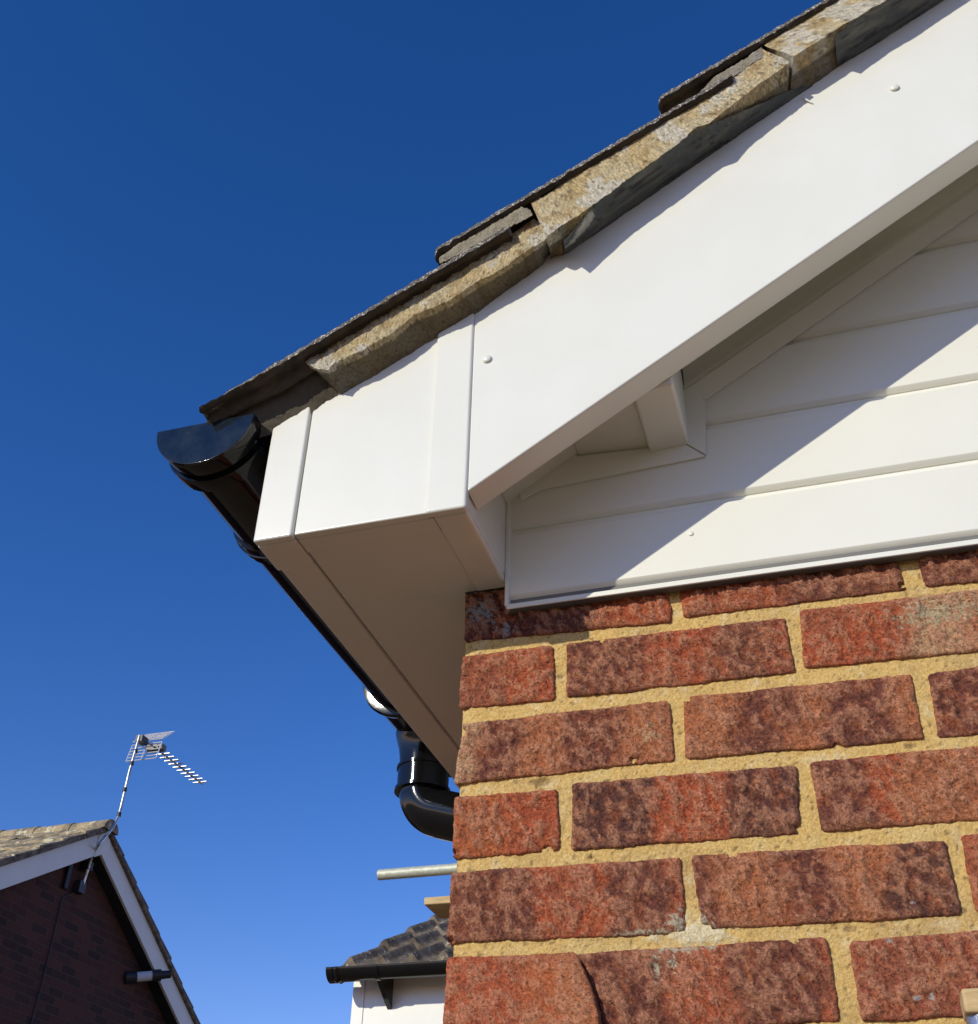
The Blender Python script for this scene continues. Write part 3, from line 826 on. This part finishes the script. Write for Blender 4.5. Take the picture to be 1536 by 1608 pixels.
# ================================================================== POST at lower right
pc = P(1508, 1552, 1, -0.30)
post = thing('metal_post', 'silver metal post with a pale wooden block in its top, low right before the bricks', 'post', (pc.x+.012, -.288, GROUND))
pm = MB(); rr_ = .0135; cxp = pc.x + .0125
pm.tube([(cxp, -.288, z) for z in (GROUND, pc.z-.0150, pc.z-.0125, pc.z-.0118)], [rr_-.0012, rr_-.0012, rr_-.0016, rr_-.004], 32)
pm.build('post_tube', ALU, post, angle=40)
pw = MB(); pw.box((cxp-.0125, -.3005, pc.z-.0125), (cxp+.016, -.2755, pc.z)); pw.build('wooden_block', WOOD, post, bevel=.002)

# ================================================================== SCAFFOLDING
a = P(595, 1374, 1, 3.7)
st_ = MB(); rt = .0235
st_.tube([(a.x, 3.7, a.z), (a.x+.001, 3.7, a.z), (-0.35, 3.7, a.z)], rt, 28)
o = st_.build('scaffold_tube', TUBEM, angle=40)
tag(o, 'thin pale metal scaffold tube sticking out level past the brick corner', 'scaffold tube')
b_ = P(666, 1409, 1, 3.7); b2 = P(668, 1421, 1, 3.7)
sb = MB(); sb.box((b_.x, 3.7, b2.z), (-0.35, 3.91, b_.z))
o = sb.build('scaffold_board', WOOD, bevel=.006)
tag(o, 'short end of a wooden scaffold board showing past the brick corner under the tube', 'scaffold board')

# ================================================================== SECOND HOUSE (low, behind)
HY = 4.0
gl = P(520, 1524, 1, HY); gr = P(703, 1518, 1, HY)
h2 = thing('tiled_house', 'low house behind with dark ribbed tiles above a white fascia, beside the brick corner', 'house', (-1.85, HY, GROUND))
FX = P(556, 1552, 1, HY+.15).x; FO = .042
gz2 = gl.z; 
mb = MB(); mb.box((FX, HY+.152, gz2-.30), (2.6, HY+.164, gz2-.012)); mb.box((FX, HY+.164, gz2-.30), (2.6, HY+.45, gz2-.29)); mb.build('fascia_board', PVC, h2, bevel=.003)
mb = MB(); mb.box((FX-.004, HY+.148, gz2-.302), (FX+.055, HY+.166, gz2-.014)); mb.build('corner_cover', PVC, h2, bevel=.003)
mb = MB(); mb.box((FX+.25, HY+.45, GROUND), (2.6, HY+.47, gz2-.25)); mb.box((FX+.25, HY+.47, GROUND), (FX+.27, HY+3, gz2-.2)); mb.build('wall', BRICKT, h2)
# roof: ribbed tiles in courses climbing back
RP = math.tan(math.radians(24))
def ribs(x):
    t = (x - FX) % 0.15
    return .042*math.exp(-((t-.035)/.024)**2)
tails = [HY-.005, 4.387, 4.723, 5.06, 5.40, 5.74]
for i, y0 in enumerate(tails):
    z0 = gz2 + .012 + (y0-HY)*RP*1.04
    y1 = y0 + .42
    nx = 220 if i < 4 else 80; xr = 2.4
    x0 = FX - .012
    vs = []
    for (yy, dz_) in ((y0, -.035), (y0, 0.004), (y0+.2, 0.0+.0), (y1, -.004), (y1, -.02)):
        for k in range(nx+1):
            x = x0 + xr*k/nx
            vs.append((x, yy + .008*fbm(x, i, 0, 14, 3), z0 + dz_ + (yy-y0)*RP*.93 + ribs(x) + .004*fbm(x, yy, 0, 18, 3)))
    n = nx+1
    fs = [(r*n+k, r*n+k+1, (r+1)*n+k+1, (r+1)*n+k) for r in range(4) for k in range(nx)] + [(4*n+k, 4*n+k+1, k+1, k) for k in range(nx)]
    fs += [(0, n, 2*n, 3*n, 4*n), (n-1, 5*n-1, 4*n-1, 3*n-1, 2*n-1)]
    mb = MB(); mb.add(vs, fs); mb.build('tile_course', TILEB, h2, angle=50)
g2 = thing('gutter', 'black half-round gutter low at the bottom, on the white fascia under dark tiles', 'gutter', (gl.x, HY, gz2))
def half_x(mb, prof, cy, cz, n=28, inner=.003):
    vs = []
    for off_ in (0, inner):
        for (x, r) in prof:
            for k in range(n+1):
                t = math.pi*k/n
                vs.append((x, cy - math.cos(t)*(r-off_), cz - math.sin(t)*(r-off_)*.95))
    m = n+1; K = len(prof)*m; fs = []
    for i in range(len(prof)-1):
        for k in range(n):
            q = (i*m+k, i*m+k+1, (i+1)*m+k+1, (i+1)*m+k); fs += [q, tuple(K+t for t in q[::-1])]
        fs += [(i*m, (i+1)*m, K+(i+1)*m, K+i*m), (i*m+n, K+i*m+n, K+(i+1)*m+n, (i+1)*m+n)]
    mb.add(vs, fs); return mb
mb = half_x(MB(), [(gl.x+.012, .056), (2.3, .056)], HY, gz2); mb.build('gutter_channel', BLACK, g2, angle=30)
mb = half_x(MB(), [(gl.x, .060), (gl.x+.03, .060), (gl.x+.033, .057), (gl.x+.05, .063), (gl.x+.062, .057)], HY, gz2)
mb.add([(gl.x, HY-math.cos(math.pi*k/20)*.06, gz2-math.sin(math.pi*k/20)*.057) for k in range(21)], [tuple(range(21))]); mb.build('end_cap', BLACK, g2, angle=30)
bx = P(592, 1530, 1, HY).x
mb = half_x(MB(), [(bx, .057), (bx+.001, .0605), (bx+.024, .0605), (bx+.025, .057)], HY, gz2, inner=.004)
mb.hexa([(bx+.002, HY-.04, gz2-.035), (bx+.002, HY+.150, gz2-.012), (bx+.002, HY+.150, gz2-.145), (bx+.002, HY+.12, gz2-.13), (bx+.002, HY-.005, gz2-.055)], (.021, 0, 0))
mb.build('gutter_bracket', BLACK, g2, angle=30)

# ================================================================== NEIGHBOUR HOUSE (left)
A = Vector((-6.667, 8.499, 3.532)); XA = A.x
nh = thing('neighbour_house', 'dark brick gable house at lower left with grey-white barge boards and lichened tiles', 'house', (XA, A.y, GROUND))
TP = math.tan(math.radians(30.5))
def gable(name, x0, x1, top_off, thick, m, half_w, side, parent=nh, y_in=0.0, **k):
    """band following one verge: side = -1 towards the camera, +1 away"""
    mb = MB()
    y0 = A.y + side*y_in; y1 = A.y + side*half_w
    z = lambda y: A.z - abs(y-A.y)*TP
    q = [(x0, y0, z(y0)-top_off), (x0, y1, z(y1)-top_off), (x0, y1, z(y1)-top_off-thick), (x0, y0, z(y0)-top_off-thick)]
    mb.hexa(q, (x1-x0, 0, 0)); return mb.build(name, m, parent, **k)
HW = 4.2
for s_ in (-1, 1):
    gable('barge_board', XA-.03, XA, .105, .225, BARGE, HW, s_, bevel=.003)
    gable('verge_edge', XA-.05, XA+.035, .052, .050, TILEB, HW, s_)
mb = MB(); mb.hexa([(XA+.001, A.y-.10, A.z-.172), (XA+.001, A.y+.0, A.z-.112), (XA+.001, A.y+.10, A.z-.172), (XA+.001, A.y+.10, A.z-.398), (XA+.001, A.y, A.z-.338), (XA+.001, A.y-.10, A.z-.398)], (.008, 0, 0))
mb.build('apex_cover', BARGE, nh, bevel=.003)
mb = MB(); YB = HW - .25
mb.add([(XA-.16, A.y-YB, GROUND), (XA-.16, A.y+YB, GROUND), (XA-.16, A.y+YB, A.z-.25-YB*TP), (XA-.16, A.y, A.z-.25), (XA-.16, A.y-YB, A.z-.25-YB*TP),
        (XA-9, A.y-YB, GROUND), (XA-9, A.y+YB, GROUND), (XA-9, A.y+YB, A.z-.25-YB*TP), (XA-9, A.y, A.z-.25), (XA-9, A.y-YB, A.z-.25-YB*TP)],
       [(0,1,2,3,4), (9,8,7,6,5), (0,4,9,5), (1,6,7,2), (2,7,8,3), (3,8,9,4)])
mb.build('wall', BRICKT, nh, smooth=False)
mb = MB()
for s_ in (-1, 1):
    z = lambda d: A.z-.33-d*TP
    mb.hexa([(XA-.03, A.y, z(0)), (XA-.03, A.y+s_*HW, z(HW)), (XA-.159, A.y+s_*HW, z(HW)), (XA-.159, A.y, z(0))], (0, 0, .008))
mb.build('verge_soffit', DARKP, nh)
# tile courses on both slopes
for s_ in (-1, 1):
    mb = MB(); g_ = .30; nC = int(HW/g_)
    for i in range(nC+1):
        d0 = HW + .05 - i*g_; d1 = max(0.03, d0-.36)
        if d0 < .06: continue
        z0 = A.z - .030 - d0*TP + .014; z1 = A.z - .030 - d1*TP - .012
        nx = 160; x0 = XA+.03; x1 = XA-9; vs = []
        for (d, zz) in ((d0, z0-.02), (d0, z0), (d1, z1), (d1, z1-.02)):
            for k in range(nx+1):
                x = lerp(x0, x1, k/nx)
                vs.append((x, A.y+s_*(d+.012*fbm(x, i, s_, 5, 3)), zz + .008*math.sin(x*42) + .010*fbm(x, d, 3, 7, 3)))
        n = nx+1
        mb.add(vs, [(r*n+k, r*n+k+1, ((r+1) % 4)*n+k+1, ((r+1) % 4)*n+k) for r in range(4) for k in range(nx)] + [(0, n, 2*n, 3*n), (n-1, 4*n-1, 3*n-1, 2*n-1)])
    mb.build('roof_slope', TILEL if s_ < 0 else TILEB, nh, angle=40)
mb = MB(); x = XA+.06; i = 0
while x > XA-9:
    rr2 = .125
    pts_ = []
    ring = []
    for (xx, r) in ((x, rr2), (x-.43, rr2-.010)):
        for k in range(13):
            t = math.pi*k/12; ring.append((xx, A.y - math.cos(t)*r, A.z - .105 + math.sin(t)*r*.92 + .006*fbm(xx, i, 0, 2)))
    mb.add(ring, [(k, k+1, 14+k, 13+k) for k in range(12)] + [tuple(range(13))])
    x -= .42; i += 1
mb.build('ridge_tiles', TILEL, nh, angle=60)

# flue pipe through the gable
f0 = P(203, 1534, 0, XA-.02); f1 = P(249, 1534, 0, XA+.10)
fp = thing('flue_pipe', 'short pale flue pipe with black collars on the shaded brick gable', 'flue pipe', (XA-.02, f0.y, f0.z))
c0 = Vector((XA-.16, f0.y+.12, f0.z+.02)); c1 = Vector((XA+.34, f0.y+.12, f0.z-.02))
PIPEW = mat('pale_pipe', (0.62, 0.62, 0.62), rough=.5)
d_ = (c1-c0)
pa = P(206, 1535, 0, XA-.12); pb_ = P(243, 1532, 0, XA+.05)
mb = MB(); mb.tube([pa, pb_], .048, 24); mb.build('pipe', PIPEW, fp, angle=40)
dd = (pb_-pa).normalized()
mb = MB(); mb.tube([pa-dd*.06, pa+dd*.05], .062, 24); mb.build('wall_collar', DARKP, fp, angle=40)
mb = MB(); mb.tube([pb_-dd*.03, pb_+dd*.06, pb_+dd*.062, pb_+dd*.16], [.058, .058, .042, .038], 24); mb.build('pipe_cap', DARKP, fp, angle=40)
# dark box under the apex
v0 = P(115, 1372, 0, XA-.08)
mb = MB(); mb.box((XA-.15, v0.y-.03, v0.z-.14), (XA-.12, v0.y+.03, v0.z+.12)); o = mb.build('junction_box', mat('dark_green_box', (0.012, 0.02, 0.022), rough=.6), bevel=.01)
tag(o, 'dark box high on the shaded gable, left of the foot of the aerial mast', 'box')

# ================================================================== AERIAL
XM = XA + .07
def Q(px, py, x=XM): return P(px, py, 0, x)
base = Q(128, 1395, XA-.10)
ae = thing('tv_aerial', 'silver rooftop TV aerial on a cranked mast over the neighbouring gable', 'aerial', base)
pm_ = [Q(128, 1396, XA-.10), Q(137, 1368, XA-.08), Q(146, 1340, XA-.04), Q(155, 1326, XM), Q(172, 1306), Q(180, 1294), Q(186, 1282), Q(190, 1268), Q(203, 1213), Q(219.5, 1155)]
mb = MB(); mb.tube(pm_, .0150, 16); mb.build('mast', STEEL, ae, angle=50)
mb = MB()
for (px, py) in ((187, 1279), (196, 1240), (207, 1199), (213, 1180)):
    mb = MB(); c = Q(px, py); mb.tube([c-Vector((0, 0, .02)), c+Vector((0, 0, .02))], .021, 12)
    mb.build('mast_clip', DARKP, ae)
mb = MB(); c = Q(127, 1394, XA-.10); mb.box((XA-.155, c.y-.05, c.z-.05), (XA-.08, c.y+.05, c.z+.06)); mb.build('wall_bracket', DARKP, ae); mb = MB(); c = Q(140, 1360, XA-.08); mb.box((XA-.155, c.y-.04, c.z-.04), (XA-.06, c.y+.04, c.z+.04))
mb.build('wall_bracket', DARKP, ae)
mh = Q(219, 1160); B0 = Q(231, 1170); B1 = Q(316, 1228)
B1 = Vector((XM+.02, B1.y, B0.z+.03))
B0 = Vector((XM+.02, B0.y, B0.z+.02))
mb = MB(); mb.tube([B0 - Vector((0, .10, 0)), B1], .011, 8); mb.build('boom', STEEL, ae, angle=50)
mb = MB(); c = (mh + B0)*.5; mb.box((c.x-.05, c.y-.09, c.z-.04), (c.x+.03, c.y+.03, c.z+.03)); mb.build('clamp', DARKP, ae)
DIR = mat('director_metal', (0.75, 0.76, 0.78), rough=.4, metal=.5)
for i in range(10):
    t = (i+.5)/10
    c = B0.lerp(B1, .22 + .78*t)
    mb = MB()
    a0 = c + Vector((-.085, 0, -.004)); a1 = c + Vector((.085, 0, -.004))
    mb.hexa([a0 + Vector((0, -.022, 0)), a0 + Vector((0, .022, .006)), a1 + Vector((0, .022, .006)), a1 + Vector((0, -.022, 0))], (0, 0, .004))
    mb.build('director', DIR, ae, smooth=False)
def grille(c, ux, uy, w_, h_):
    mb = MB()
    for k in range(6):
        a = c + uy*(h_*k/5)
        mb.tube([a - ux*w_/2, a + ux*w_/2], .0055, 6)
    for s_ in (-.5, 0, .5):
        mb.tube([c + ux*w_*s_, c + ux*w_*s_ + uy*h_], .006, 6)
    return mb
gc = B0 + Vector((0, -.03, .0))
g1 = grille(gc + Vector((0, 0, .02)), Vector((1, 0, 0)), Vector((0, .19, .17)).normalized(), .36, .25); g1.build('reflector_grille', DIR, ae, smooth=False)
g1 = grille(gc - Vector((0, 0, .02)), Vector((1, 0, 0)), Vector((0, -.05, -.20)).normalized(), .36, .21); g1.build('reflector_grille', DIR, ae, smooth=False)
mb = MB(); c = B0.lerp(B1, .12); mb.box((c.x-.10, c.y-.04, c.z-.03), (c.x+.10, c.y+.05, c.z+.035)); mb.build('dipole_box', mat('olive_plastic', (0.16, 0.14, 0.09), rough=.5), ae, bevel=.008)
mb = MB(); mb.tube([Q(120, 1400, XA-.15), Q(98, 1410, XA-.15), Q(84, 1470, XA-.15), Q(66, 1545, XA-.15), Q(40, 1640, XA-.15)], .006, 8); mb.build('cable', DARKP, ae)

# tidy: the roof helper keeps its place under the house
bpy.context.view_layer.update()
